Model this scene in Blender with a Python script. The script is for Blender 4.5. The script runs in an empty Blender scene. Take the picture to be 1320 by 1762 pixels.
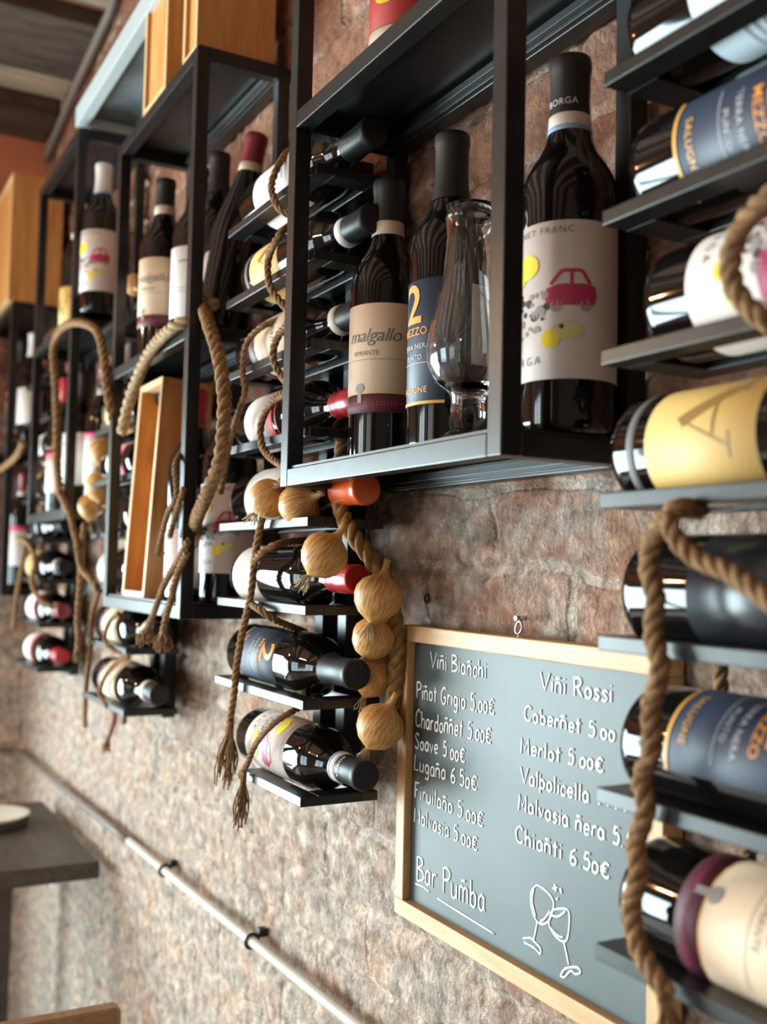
import bpy, bmesh, math, random
import numpy as np
from mathutils import Matrix, Vector
random.seed(7)
PI = math.pi
sc = bpy.context.scene
C = sc.collection

# ------------------------------------------------------------------ camera, world, lights, exposure
ZC = 1.375                       # eye height above the floor; everything below is built relative to the eye height
YC = -0.57                       # the brick wall is the plane y = 0
YAW, PITCH, ROLL, FPX = 1.0700708, 0.0537639, 0.0215578, 1801.777
_r = Vector((math.cos(YAW), math.sin(YAW), 0)); CF = Vector((-math.sin(YAW)*math.cos(PITCH), math.cos(YAW)*math.cos(PITCH), math.sin(PITCH)))
_u = _r.cross(CF)
CR = _r*math.cos(ROLL) + _u*math.sin(ROLL); CU = -_r*math.sin(ROLL) + _u*math.cos(ROLL)
cam = bpy.data.cameras.new('camera'); camo = bpy.data.objects.new('camera', cam); C.objects.link(camo)
camo.matrix_world = Matrix(((CR.x, CU.x, -CF.x, 0), (CR.y, CU.y, -CF.y, YC), (CR.z, CU.z, -CF.z, ZC), (0, 0, 0, 1)))
cam.sensor_fit = 'VERTICAL'; cam.sensor_height = 24.0; cam.lens = FPX/1762*24.0
cam.clip_start = 0.02; cam.clip_end = 60
cam.dof.use_dof = True; cam.dof.focus_distance = 0.99; cam.dof.aperture_fstop = 3.0
sc.camera = camo

sc.view_settings.view_transform = 'Standard'; sc.view_settings.look = 'None'
sc.view_settings.gamma = 1.0; sc.view_settings.use_curve_mapping = False
sc.view_settings.exposure = 0.05

world = bpy.data.worlds.new('daylight'); sc.world = world; world.use_nodes = True
bg = world.node_tree.nodes['Background']
bg.inputs[0].default_value = (0.72, 0.86, 1.0, 1); bg.inputs[1].default_value = 0.6

def area(name, loc, rot, sx, sy, power, color):
    l = bpy.data.lights.new(name, 'AREA'); l.shape = 'RECTANGLE'; l.size = sx; l.size_y = sy
    l.energy = power; l.color = color
    o = bpy.data.objects.new(name, l); C.objects.link(o); o.location = (loc[0], loc[1], loc[2]+ZC); o.rotation_euler = rot
    return o
# daylight through the two tall street windows opposite the brick wall
area('window_daylight', (-1.95, -3.82, -0.30), (PI/2, 0, 0), 1.3, 1.70, 80, (0.78, 0.92, 1.0))
area('window_daylight', (-0.15, -3.82, -0.30), (PI/2, 0, 0), 1.0, 1.70, 18, (0.80, 0.93, 1.0))
# and through the glazed street door in the end wall
area('door_daylight', (-3.33, -1.95, -0.46), (0, -PI/2, 0), 1.60, 2.2, 340, (0.74, 0.93, 0.97))
def bulb(loc, power, rad=0.04, color=(1.0, 0.62, 0.30)):
    l = bpy.data.lights.new('filament_glow', 'POINT'); l.energy = power; l.color = color; l.shadow_soft_size = rad
    o = bpy.data.objects.new('filament_glow', l); C.objects.link(o); o.location = (loc[0], loc[1], loc[2]+ZC)
LAMPS = [(-2.55, -1.75, 0.72), (-1.15, -1.9, 0.72), (0.35, -1.7, 0.72)]
for q, w in zip(LAMPS, (52, 30, 7)): bulb(q, w)

# ------------------------------------------------------------------ helpers
def at(px, py, Y):
    """point of the place seen at a photo position, on the plane y = Y parallel to the wall"""
    d = CF*FPX + CR*(px-660) - CU*(py-881)
    return Vector((0, YC, 0)) + d*((Y-YC)/d.y)

def obj(name, data, m=None, parent=None):
    o = bpy.data.objects.new(name, data); C.objects.link(o)
    if m is not None:
        for k in (m if isinstance(m, (list, tuple)) else [m]): data.materials.append(k)
    if parent is not None: o.parent = parent
    return o
def tag(o, label=None, cat=None, group=None, kind=None):
    if label: o['label'] = label
    if cat: o['category'] = cat
    if group: o['group'] = group
    if kind: o['kind'] = kind
    return o
def empty(name, loc=(0, 0, 0), mat=None):
    o = bpy.data.objects.new(name, None); C.objects.link(o); o.empty_display_size = .05
    o.matrix_basis = mat if mat is not None else Matrix.Translation(Vector(loc))
    return o
def copy_tree(o, parent=None):
    c = o.copy(); C.objects.link(c)
    if parent is not None: c.parent = parent
    for ch in list(o.children): copy_tree(ch, c)
    return c
def catmull(pts, n=8):
    P = [Vector(p) for p in pts]
    if len(P) < 3: return P
    P = [P[0]*2-P[1]] + P + [P[-1]*2-P[-2]]
    out = []
    for i in range(1, len(P)-2):
        a, b, c, d = P[i-1:i+3]
        for k in range(n):
            t = k/n
            out.append(.5*((2*b) + (c-a)*t + (2*a-5*b+4*c-d)*t*t + (3*b-a-3*c+d)*t**3))
    out.append(P[-2]); return out

class MB:
    def __init__(s): s.bm = bmesh.new()
    def box(s, x0, x1, y0, y1, z0, z1, bev=0.0, mi=0):
        g = bmesh.ops.create_cube(s.bm, size=1)
        vs = g['verts']
        for v in vs:
            v.co = Vector(((x0+x1)/2+v.co.x*(x1-x0), (y0+y1)/2+v.co.y*(y1-y0), (z0+z1)/2+v.co.z*(z1-z0)))
        fs = {f for v in vs for f in v.link_faces}
        for f in fs: f.material_index = mi
        if bev > 0:
            es = list({e for v in vs for e in v.link_edges})
            r = bmesh.ops.bevel(s.bm, geom=es, offset=bev, segments=2, profile=.5, affect='EDGES', clamp_overlap=True)
            for f in r['faces']: f.material_index = mi
        return s
    def tube(s, pts, r, n=8, closed=False, mi=0, flat=1.0):
        P = [Vector(p) for p in pts]; N = len(P); rings = []
        t0 = (P[1]-P[0]).normalized(); up = Vector((0, 0, 1)) if abs(t0.z) < .9 else Vector((1, 0, 0))
        nrm = t0.cross(up).normalized()
        for i in range(N):
            t = (P[min(i+1, N-1)]-P[max(i-1, 0)])
            if t.length < 1e-9: t = t0
            t.normalize(); nrm = (nrm - t*nrm.dot(t))
            if nrm.length < 1e-6: nrm = t.orthogonal()
            nrm.normalize(); b = t.cross(nrm)
            rr = r(i/(N-1)) if callable(r) else r
            rings.append([s.bm.verts.new(P[i]+(nrm*math.cos(2*PI*k/n)+b*math.sin(2*PI*k/n)*flat)*rr) for k in range(n)])
        for i in range(N-1):
            for k in range(n):
                f = s.bm.faces.new((rings[i][k], rings[i][(k+1) % n], rings[i+1][(k+1) % n], rings[i+1][k])); f.smooth = True; f.material_index = mi
        for rg, rev in ((rings[0], True), (rings[-1], False)):
            f = s.bm.faces.new(rg[::-1] if rev else rg); f.material_index = mi
        return s
    def lathe(s, prof, n=32, M=None, mi=0, a0=0.0, a1=2*PI):
        full = abs(a1-a0-2*PI) < 1e-6; cols = n if full else n+1; rings = []
        for (r, z) in prof:
            if r < 1e-6: rings.append([s.bm.verts.new((0, 0, z))]*cols)
            else: rings.append([s.bm.verts.new((r*math.cos(a0+(a1-a0)*k/n), r*math.sin(a0+(a1-a0)*k/n), z)) for k in range(cols)])
        for i in range(len(prof)-1):
            for k in range(n):
                k2 = (k+1) % cols
                q = []
                for v in (rings[i][k], rings[i][k2], rings[i+1][k2], rings[i+1][k]):
                    if v not in q: q.append(v)
                if len(q) >= 3:
                    f = s.bm.faces.new(q); f.smooth = True; f.material_index = mi
        return s
    def xform(s, M): bmesh.ops.transform(s.bm, matrix=M, verts=s.bm.verts); return s
    def mesh(s, name):
        bmesh.ops.recalc_face_normals(s.bm, faces=s.bm.faces)
        me = bpy.data.meshes.new(name); s.bm.to_mesh(me); s.bm.free(); return me
    def build(s, name, m, parent=None): return obj(name, s.mesh(name), m, parent)

# ------------------------------------------------------------------ materials
def nodes(name):
    m = bpy.data.materials.new(name); m.use_nodes = True
    nt = m.node_tree; return m, nt, nt.nodes['Principled BSDF'], nt.nodes, nt.links
def plain(name, col, rough=.5, metal=0, coat=0, spec=.5, var=0.0, scale=30, bump=0.0, stretch=None, sheen=0):
    m, nt, b, N, L = nodes(name)
    b.inputs['Roughness'].default_value = rough; b.inputs['Metallic'].default_value = metal
    b.inputs['Coat Weight'].default_value = coat; b.inputs['Coat Roughness'].default_value = .08
    b.inputs['Specular IOR Level'].default_value = spec
    b.inputs['Base Color'].default_value = (*col, 1)
    if var or bump:
        tc = N.new('ShaderNodeTexCoord'); mp = N.new('ShaderNodeMapping'); L.new(tc.outputs['Object'], mp.inputs[0])
        mp.inputs['Scale'].default_value = stretch or (1, 1, 1)
        nz = N.new('ShaderNodeTexNoise'); nz.inputs['Scale'].default_value = scale; nz.inputs['Detail'].default_value = 5
        L.new(mp.outputs[0], nz.inputs['Vector'])
        if var:
            rp = N.new('ShaderNodeValToRGB'); rp.color_ramp.elements[0].position = .3; rp.color_ramp.elements[1].position = .7
            rp.color_ramp.elements[0].color = (*[c*(1-var) for c in col], 1); rp.color_ramp.elements[1].color = (*[min(1, c*(1+var)) for c in col], 1)
            L.new(nz.outputs[0], rp.inputs[0]); L.new(rp.outputs[0], b.inputs['Base Color'])
        if bump:
            bp = N.new('ShaderNodeBump'); bp.inputs['Strength'].default_value = bump; bp.inputs['Distance'].default_value = .002
            L.new(nz.outputs[0], bp.inputs['Height']); L.new(bp.outputs[0], b.inputs['Normal'])
    return m
def wood(name, c1, c2, rough=.45, scale=(6, 6, 1.0), bump=.15):
    m, nt, b, N, L = nodes(name)
    tc = N.new('ShaderNodeTexCoord'); mp = N.new('ShaderNodeMapping'); L.new(tc.outputs['Object'], mp.inputs[0]); mp.inputs['Scale'].default_value = scale
    nz = N.new('ShaderNodeTexNoise'); nz.inputs['Scale'].default_value = 9; nz.inputs['Detail'].default_value = 7; nz.inputs['Distortion'].default_value = .8
    L.new(mp.outputs[0], nz.inputs['Vector'])
    rp = N.new('ShaderNodeValToRGB'); rp.color_ramp.elements[0].position = .32; rp.color_ramp.elements[1].position = .68
    rp.color_ramp.elements[0].color = (*c1, 1); rp.color_ramp.elements[1].color = (*c2, 1)
    L.new(nz.outputs[0], rp.inputs[0]); L.new(rp.outputs[0], b.inputs['Base Color'])
    bp = N.new('ShaderNodeBump'); bp.inputs['Strength'].default_value = bump; bp.inputs['Distance'].default_value = .002
    L.new(nz.outputs[0], bp.inputs['Height']); L.new(bp.outputs[0], b.inputs['Normal'])
    b.inputs['Roughness'].default_value = rough
    return m

def brick_material(name, axis, shift=0.0, tint=(1, 1, 1)):
    m, nt, b, N, L = nodes(name)
    tc = N.new('ShaderNodeTexCoord'); sp = N.new('ShaderNodeSeparateXYZ'); L.new(tc.outputs['Object'], sp.inputs[0])
    cb = N.new('ShaderNodeCombineXYZ'); L.new(sp.outputs[axis], cb.inputs[0]); L.new(sp.outputs[2], cb.inputs[1])
    wn = N.new('ShaderNodeTexNoise'); wn.inputs['Scale'].default_value = 7; wn.inputs['Detail'].default_value = 4; L.new(tc.outputs['Object'], wn.inputs['Vector'])
    ws = N.new('ShaderNodeVectorMath'); ws.operation = 'SUBTRACT'; ws.inputs[1].default_value = (.5, .5, .5); L.new(wn.outputs['Color'], ws.inputs[0])
    wm = N.new('ShaderNodeVectorMath'); wm.operation = 'SCALE'; wm.inputs['Scale'].default_value = .055; L.new(ws.outputs[0], wm.inputs[0])
    wa = N.new('ShaderNodeVectorMath'); L.new(cb.outputs[0], wa.inputs[0]); L.new(wm.outputs[0], wa.inputs[1])
    br = N.new('ShaderNodeTexBrick'); L.new(wa.outputs[0], br.inputs['Vector'])
    br.inputs['Scale'].default_value = 1; br.inputs['Brick Width'].default_value = .235; br.inputs['Row Height'].default_value = .077
    br.inputs['Mortar Size'].default_value = .007; br.inputs['Mortar Smooth'].default_value = .55; br.inputs['Bias'].default_value = 0
    br.inputs['Color1'].default_value = (0, 0, 0, 1); br.inputs['Color2'].default_value = (1, 1, 1, 1); br.inputs['Mortar'].default_value = (.5, .5, .5, 1)
    rp = N.new('ShaderNodeValToRGB'); e = rp.color_ramp.elements
    cols = [(0, (.24, .105, .065)), (.3, (.36, .155, .095)), (.55, (.30, .15, .10)), (.8, (.44, .21, .13)), (1, (.34, .19, .135))]
    while len(e) < len(cols): e.new(.5)
    for k, (p, c) in enumerate(cols): e[k].position = p; e[k].color = (*[a*t for a, t in zip(c, tint)], 1)
    L.new(br.outputs['Color'], rp.inputs[0])
    # worn patches of lime mortar
    n1 = N.new('ShaderNodeTexNoise'); n1.inputs['Scale'].default_value = 8.5; n1.inputs['Detail'].default_value = 10; n1.inputs['Roughness'].default_value = .74
    L.new(tc.outputs['Object'], n1.inputs['Vector'])
    n2 = N.new('ShaderNodeTexNoise'); n2.inputs['Scale'].default_value = 45; n2.inputs['Detail'].default_value = 8; n2.inputs['Roughness'].default_value = .7
    L.new(tc.outputs['Object'], n2.inputs['Vector'])
    n3 = N.new('ShaderNodeTexNoise'); n3.inputs['Scale'].default_value = 190; n3.inputs['Detail'].default_value = 4; L.new(tc.outputs['Object'], n3.inputs['Vector'])
    # more lime low on the wall, bare brick higher up
    hz = N.new('ShaderNodeMapRange'); L.new(sp.outputs[2], hz.inputs[0]); hz.inputs[1].default_value = -.7; hz.inputs[2].default_value = .55
    hz.inputs[3].default_value = .345; hz.inputs[4].default_value = -.10
    ct = N.new('ShaderNodeMapRange'); ct.clamp = False; L.new(n1.outputs[0], ct.inputs[0]); ct.inputs[1].default_value = .35; ct.inputs[2].default_value = .65; ct.inputs[3].default_value = .28; ct.inputs[4].default_value = .72
    ad = N.new('ShaderNodeMath'); ad.operation = 'ADD'; L.new(ct.outputs[0], ad.inputs[0]); L.new(hz.outputs[0], ad.inputs[1])
    ms = N.new('ShaderNodeMath'); ms.operation = 'MULTIPLY_ADD'; L.new(br.outputs['Fac'], ms.inputs[0]); ms.inputs[1].default_value = .14; L.new(ad.outputs[0], ms.inputs[2])
    mk = N.new('ShaderNodeMapRange'); L.new(ms.outputs[0], mk.inputs[0]); mk.inputs[1].default_value = .44; mk.inputs[2].default_value = .72
    lime = N.new('ShaderNodeValToRGB'); le = lime.color_ramp.elements
    le[0].position = .3; le[0].color = (.36, .285, .23, 1); le[1].position = .66; le[1].color = (.70, .585, .49, 1)
    L.new(n2.outputs[0], lime.inputs[0])
    n4 = N.new('ShaderNodeTexNoise'); n4.inputs['Scale'].default_value = 13; n4.inputs['Detail'].default_value = 6; L.new(tc.outputs['Object'], n4.inputs['Vector'])
    hue = N.new('ShaderNodeValToRGB'); he = hue.color_ramp.elements; he.new(.5)
    for k, (p, c) in enumerate(((.32, (1.10, .90, .83)), (.5, (1, 1, 1)), (.68, (.86, .87, .91)))): he[k].position = p; he[k].color = (*c, 1)
    L.new(n4.outputs[0], hue.inputs[0])
    lh = N.new('ShaderNodeMix'); lh.data_type = 'RGBA'; lh.blend_type = 'MULTIPLY'; lh.inputs[0].default_value = 1; L.new(lime.outputs[0], lh.inputs[6]); L.new(hue.outputs[0], lh.inputs[7])
    mx = N.new('ShaderNodeMix'); mx.data_type = 'RGBA'; L.new(mk.outputs[0], mx.inputs[0]); L.new(rp.outputs[0], mx.inputs[6]); L.new(lh.outputs[2], mx.inputs[7])
    gr = N.new('ShaderNodeMapRange'); L.new(n2.outputs[0], gr.inputs[0]); gr.inputs[1].default_value = .3; gr.inputs[2].default_value = .7; gr.inputs[3].default_value = .55; gr.inputs[4].default_value = 1.35
    mu = N.new('ShaderNodeVectorMath'); mu.operation = 'SCALE'; L.new(mx.outputs[2], mu.inputs[0]); L.new(gr.outputs[0], mu.inputs['Scale'])
    L.new(mu.outputs[0], b.inputs['Base Color']); b.inputs['Roughness'].default_value = .9; b.inputs['Specular IOR Level'].default_value = .15
    # relief
    h1 = N.new('ShaderNodeMath'); h1.operation = 'MULTIPLY'; L.new(br.outputs['Fac'], h1.inputs[0]); h1.inputs[1].default_value = -.38
    h2 = N.new('ShaderNodeMath'); h2.operation = 'MULTIPLY_ADD'; L.new(n2.outputs[0], h2.inputs[0]); h2.inputs[1].default_value = 1.1; L.new(h1.outputs[0], h2.inputs[2])
    h3 = N.new('ShaderNodeMath'); h3.operation = 'MULTIPLY_ADD'; L.new(n1.outputs[0], h3.inputs[0]); h3.inputs[1].default_value = .9; L.new(h2.outputs[0], h3.inputs[2])
    h4 = N.new('ShaderNodeMath'); h4.operation = 'MULTIPLY_ADD'; L.new(n3.outputs[0], h4.inputs[0]); h4.inputs[1].default_value = .40; L.new(h3.outputs[0], h4.inputs[2])
    dp = N.new('ShaderNodeDisplacement'); dp.inputs['Scale'].default_value = .015; dp.inputs['Midlevel'].default_value = 1.15; L.new(h4.outputs[0], dp.inputs['Height'])
    L.new(dp.outputs[0], N['Material Output'].inputs['Displacement'])
    m.displacement_method = 'BOTH'
    return m

M = {}
M['brick'] = brick_material('old_brick', 0)
M['brick2'] = brick_material('old_brick_end', 1)
M['plaster'] = plain('terracotta_plaster', (.50, .17, .085), .9, var=.18, scale=5, bump=.4)
M['metal'] = plain('black_powder_coat', (.012, .012, .012),   .33, spec=.42, var=.25, scale=60, bump=.06)
M['grey_steel'] = plain('pale_grey_steel', (.42, .47, .48), .35, spec=.6); M['zinc'] = plain('zinc_sheet', (.12, .14, .145), .4, var=.5, scale=9)
M['glass'] = plain('dark_bottle_glass', (.005, .004, .0035), .055, spec=.42)
M['olive'] = plain('olive_bottle_glass', (.012, .014, .007), .04, spec=.6, coat=.5)
M['chalkboard'] = plain('slate_board', (.058, .072, .071), .5, var=.30, scale=7, spec=.5)
M['chalk'] = plain('white_chalk', (.86, .88, .86), .95, var=.12, scale=500)
M['oak'] = wood('pale_oak', (.50, .285, .115), (.66, .42, .205), .5, (1.2, 8, 8))
M['oakv'] = wood('pale_oak_upright', (.50, .285, .115), (.66, .42, .205), .5, (8, 8, 1.2))
M['pine'] = wood('varnished_pine', (.47, .20, .052), (.64, .33, .105), .45, (7, 7, .7))
M['pinein'] = wood('pine_end_grain', (.62, .40, .19), (.74, .52, .29), .5, (9, 9, 1))
M['rope'] = plain('jute_rope', (.255, .15, .078), .95, spec=.1, var=.4, scale=160, bump=.7)
M['ropel'] = plain('pale_jute', (.42, .31, .19), .95, spec=.1, var=.3, scale=160, bump=.7)
M['plait'] = plain('dried_onion_plait', (.30, .175, .065), .8, spec=.2, var=.35, scale=120, bump=.6)
M['dark_wood'] = wood('dark_beam', (.030, .019, .013), (.085, .054, .038), .8, (4, .8, 4), .5)
M['lintel'] = wood('weathered_plank', (.20, .15, .10), (.36, .28, .19), .85, (4, .8, 4), .5)
M['ceil'] = plain('ceiling_plaster', (.44, .27, .19), .9, var=.15, scale=6)
M['floor'] = wood('oak_floor', (.14, .09, .055), (.24, .16, .10), .5, (1, 8, 8))
M['conduit'] = plain('dull_conduit', (.13, .105, .085), .6)
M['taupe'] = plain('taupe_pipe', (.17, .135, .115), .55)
M['pipe'] = plain('painted_pipe', (.50, .47, .41), .35, var=.1, scale=20)
M['steel'] = plain('bright_steel', (.6, .6, .6), .25, metal=1)
M['table'] = wood('stained_table', (.045, .036, .032), (.085, .07, .062), .42, (1.5, 7, 7))
M['chairw'] = wood('chair_beech', (.24, .13, .065), (.34, .20, .11), .4, (7, 1, 7))
M['ceramic'] = plain('cream_ceramic', (.72, .68, .58), .35)
M['coaster'] = plain('dark_cork', (.05, .038, .033), .8)
M['white_wall'] = plain('painted_wall', (.16, .125, .10), .9, var=.1, scale=3)
M['frame'] = plain('dark_window_frame', (.03, .028, .026), .5)
def col(key, rgb, rough=.55, **k):
    M[key] = plain(key, rgb, rough, **k)
col('paper_white', (.72, .69, .65), .6); col('paper_pink', (.64, .54, .49), .6); col('paper_cream', (.70, .52, .36), .6)
col('paper_yellow', (.72, .46, .15), .55); col('navy', (.022, .032, .062), .5); col('maroon', (.10, .018, .032), .5)
col('orange_ink', (.80, .30, .04), .5); col('gold_ink', (.85, .45, .10), .4); col('grey_ink', (.16, .15, .15), .6); col('black_ink', (.02, .02, .02), .6)
col('pale_ink', (.55, .55, .58), .6); col('magenta_ink', (.46, .03, .10), .5); col('yellow_ink', (.83, .62, .02), .5); col('pink_ink', (.72, .06, .19), .5)
col('brown_ink', (.30, .17, .04), .6); col('green_ink', (.10, .20, .14), .6); col('mid_ink', (.33, .30, .29), .6); col('ochre_wash', (.62, .56, .22), .6)
col('red_foil', (.42, .012, .02), .35, coat=.3); col('dark_red_foil', (.20, .016, .026), .35, coat=.3); col('orange_foil', (.72, .10, .012), .35, coat=.4)
col('black_foil', (.015, .0135, .014), .46, spec=.32); col('grey_foil', (.055, .055, .058), .4); col('white_foil', (.70, .70, .70), .4); col('red_paper', (.50, .035, .03), .55)
col('paper_dim', (.42, .34, .30), .6); col('slate_paper', (.014, .015, .019), .28); col('band_blue', (.25, .36, .50), .5); col('sky_paper', (.58, .66, .72), .55); col('amber_ink', (.50, .15, .02), .35, coat=.4); col('band_cream', (.62, .50, .38), .6)

# ------------------------------------------------------------------ the room (setting)
ROOM = dict(x0=-3.21, x1=1.6, y0=-3.7, z0=-ZC, z1=1.31)
def struct(o): o['kind'] = 'structure'; return o
def grid_wall(name, x0, x1, z0, z1, step, m):
    nx, nz = int((x1-x0)/step), int((z1-z0)/step)
    me = bpy.data.meshes.new(name)
    X, Z = np.meshgrid(np.linspace(x0, x1, nx+1), np.linspace(z0, z1, nz+1))
    V = np.stack([X.ravel(), np.zeros(X.size), Z.ravel()], 1)
    i = np.arange(nx); j = np.arange(nz); I, J = np.meshgrid(i, j); a = (J*(nx+1)+I).ravel()
    F = np.stack([a, a+1, a+nx+2, a+nx+1], 1)
    me.from_pydata(V.tolist(), [], F.tolist()); me.polygons.foreach_set('use_smooth', [True]*len(F)); me.update()
    return struct(obj(name, me, m))
grid_wall('wall_back', ROOM['x0'], ROOM['x1'], ROOM['z0'], ROOM['z1'], .008, M['brick'])
DOOR = (-3.05, -.85, -1.27, .36)     # glazed opening in the end wall (y0, y1, z0, z1)
xa, xb = ROOM['x0']-.1, ROOM['x0']
b = MB().box(xa, xb, DOOR[1], .1, ROOM['z0'], .80).box(xa, xb, ROOM['y0'], DOOR[0], ROOM['z0'], .80).box(xa, xb, DOOR[0], DOOR[1], DOOR[3], .80).box(xa, xb, DOOR[0], DOOR[1], ROOM['z0'], DOOR[2]); struct(b.build('wall_left', M['brick2']))
b = MB().box(xa, xb+.012, ROOM['y0'], .1, .80, ROOM['z1']); struct(b.build('wall_left', M['plaster']))
b = MB(); t = .06
b.box(xa+.02, xb-.02, DOOR[0], DOOR[0]+t, DOOR[2], DOOR[3]).box(xa+.02, xb-.02, DOOR[1]-t, DOOR[1], DOOR[2], DOOR[3]).box(xa+.02, xb-.02, DOOR[0]+t, DOOR[1]-t, DOOR[2], DOOR[2]+t).box(xa+.02, xb-.02, DOOR[0]+t, DOOR[1]-t, DOOR[3]-t, DOOR[3])
for y in (-2.32, -1.58): b.box(xa+.03, xb-.03, y-.03, y+.03, DOOR[2]+t, DOOR[3]-t)
struct(b.build('door_1', M['frame']))
b = MB().box(ROOM['x1'], ROOM['x1']+.1, ROOM['y0'], .0, ROOM['z0'], ROOM['z1']); struct(b.build('wall_right', M['white_wall']))
b = MB().box(ROOM['x0']-.1, ROOM['x1']+.1, ROOM['y0']-.1, .1, ROOM['z0']-.1, ROOM['z0']); struct(b.build('floor', M['floor']))
b = MB().box(ROOM['x0']-.1, ROOM['x1']+.1, ROOM['y0']-.1, .1, ROOM['z1'], ROOM['z1']+.1); struct(b.build('ceiling', M['ceil']))
WIN = [(-2.6, -1.3, -1.15, .55), (-.65, .35, -1.15, .55)]
b = MB(); y0, y1 = ROOM['y0']-.1, ROOM['y0']
xs = [ROOM['x0']-.1] + [v for w in WIN for v in w[:2]] + [ROOM['x1']+.1]
for k in range(0, len(xs), 2): b.box(xs[k], xs[k+1], y0, y1, ROOM['z0'], ROOM['z1'])
for w in WIN: b.box(w[0], w[1], y0, y1, ROOM['z0'], w[2]); b.box(w[0], w[1], y0, y1, w[3], ROOM['z1'])
struct(b.build('wall_front', M['white_wall']))
for k, w in enumerate(WIN):
    b = MB(); t = .05
    b.box(w[0], w[0]+t, y0+.02, y1+.02, w[2], w[3]).box(w[1]-t, w[1], y0+.02, y1+.02, w[2], w[3])
    b.box(w[0]+t, w[1]-t, y0+.02, y1+.02, w[2], w[2]+t).box(w[0]+t, w[1]-t, y0+.02, y1+.02, w[3]-t, w[3])
    xm = (w[0]+w[1])/2; b.box(xm-.02, xm+.02, y0+.02, y1+.02, w[2]+t, w[3]-t); b.box(w[0]+t, w[1]-t, y0+.03, y1+.01, .02, .055)
    struct(b.build('window_%d' % (k+1), M['frame']))
# ceiling timbers running into the brick wall
for (xa, xb, za, mat) in ((-3.21, -3.0, 1.25, 'dark_wood'), (-2.94, -2.80, 1.28, 'lintel'), (-2.78, -2.46, 1.265, 'dark_wood'), (-2.40, -2.25, 1.285, 'lintel'),
                          (-2.2, -1.95, 1.26, 'dark_wood'), (-1.6, -1.35, 1.26, 'dark_wood'), (-1.0, -.75, 1.26, 'dark_wood'), (-.4, -.15, 1.26, 'dark_wood'), (.2, .45, 1.26, 'dark_wood'), (.8, 1.05, 1.26, 'dark_wood')):
    struct(MB().box(xa, xb, ROOM['y0'], -.003, za, ROOM['z1'], .006).build('ceiling_beam', M[mat]))

# ------------------------------------------------------------------ lamps of the room (behind the camera)
em, nt, bs, N, L = nodes('filament'); bs.inputs['Emission Color'].default_value = (1, .55, .22, 1); bs.inputs['Emission Strength'].default_value = 9.0
M['filament'] = em
for k, (x, y, z) in enumerate(LAMPS):
    r = tag(empty('pendant_lamp', (x, y, z-.16)), 'tubular filament pendant lamp hanging from the ceiling, %s' % ('over the far tables', 'in the middle of the room', 'by the near end wall')[k], 'lamp', 'pendant lamps behind the viewer')
    MB().tube([(0, 0, .30), (0, 0, ROOM['z1']-z+.16)], .003, 6).build('cord', M['black_foil'], r)
    MB().lathe([(0, .31), (.018, .31), (.02, .27), (.02, .245), (0, .245)], 16).build('socket', M['black_foil'], r)
    MB().lathe([(0, 0), (.014, .004), (.016, .02), (.016, .23), (.012, .245), (0, .245)], 16).build('tube_bulb', M['filament'], r)

for k, (x, y, nx, ny) in enumerate(((.42, -3.66, 0, 1), (-1.0, -3.66, 0, 1), (-2.95, -3.66, 0, 1), (1.56, -.33, -1, 0))):
    r = tag(empty('wall_lamp', (x, y, .10)), 'tall slim amber tube lamp on the wall %s' % ('right of the near window', 'between the two windows', 'in the far front corner', 'at the near end of the room')[k], 'lamp', 'tube lamps behind the viewer')
    MB().box(-.03-.0*nx, .03, -.03, .03, -.05, -.01, .004).build('lamp_base', M['black_foil'], r)
    MB().lathe([(0, 0), (.012, .002), (.014, .012), (.014, .94), (.010, .95), (0, .952)], 14).build('tube_bulb', M['filament'], r)

# ------------------------------------------------------------------ shelf units of black square tube
T = .018
UX = [(-3.19, -2.79), (-2.462, -2.062), (-1.739, -1.330), (-1.009, -.6106)]
def shelf_unit(x0, x1, zs, label, yf=-.142, yr=-.006, top_open=0.0):
    r = tag(empty('shelf_unit', (0, 0, 0)), label, 'shelf', 'black square-tube wall shelves')
    zt = zs[-1]+T+top_open
    for (xa, ya) in ((x0, yf), (x1-T, yf), (x0, yr-T), (x1-T, yr-T)):
        MB().box(xa, xa+T, ya, ya+T, zs[0], zt, .0012).build('post', M['metal'], r)
    for z in zs:
        b = MB()
        b.box(x0+T, x1-T, yf, yf+T, z, z+T, .0012)
        b.box(x0+T, x1-T, yr-T, yr, z, z+T, .0012); b.box(x0+T, x1-T, yr-T-.005, yr-T, z+.002, z+.010, .0006); b.box(x0+T, x1-T, yr-T-.010, yr-T-.005, z+.006, z+.014, .0006)
        b.box(x0, x0+T, yf+T, yr-T, z, z+T, .0012); b.box(x1-T, x1, yf+T, yr-T, z, z+T, .0012)
        b.build('shelf_rail', M['metal'], r)
        MB().box(x0+.004, x1-.004, yf+.004, yr-.004, z+T, z+T+.003).build('shelf_plate', M['metal'], r)
    return r
shelf_unit(*UX[3], [.0824, .4591, .836], 'black steel wall shelf holding three upright bottles, above the chalkboard')
shelf_unit(*UX[2], [-.0724, .3003, .6801], 'black steel wall shelf with an open wooden case in its lower bay')
shelf_unit(*UX[1], [.0824, .4591, .834], 'dark steel wall shelf with a rope arching over its middle shelf')
shelf_unit(*UX[0], [-.090, .28, .645], 'dark steel wall shelf farthest off by the terracotta wall, wooden case on top')
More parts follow.
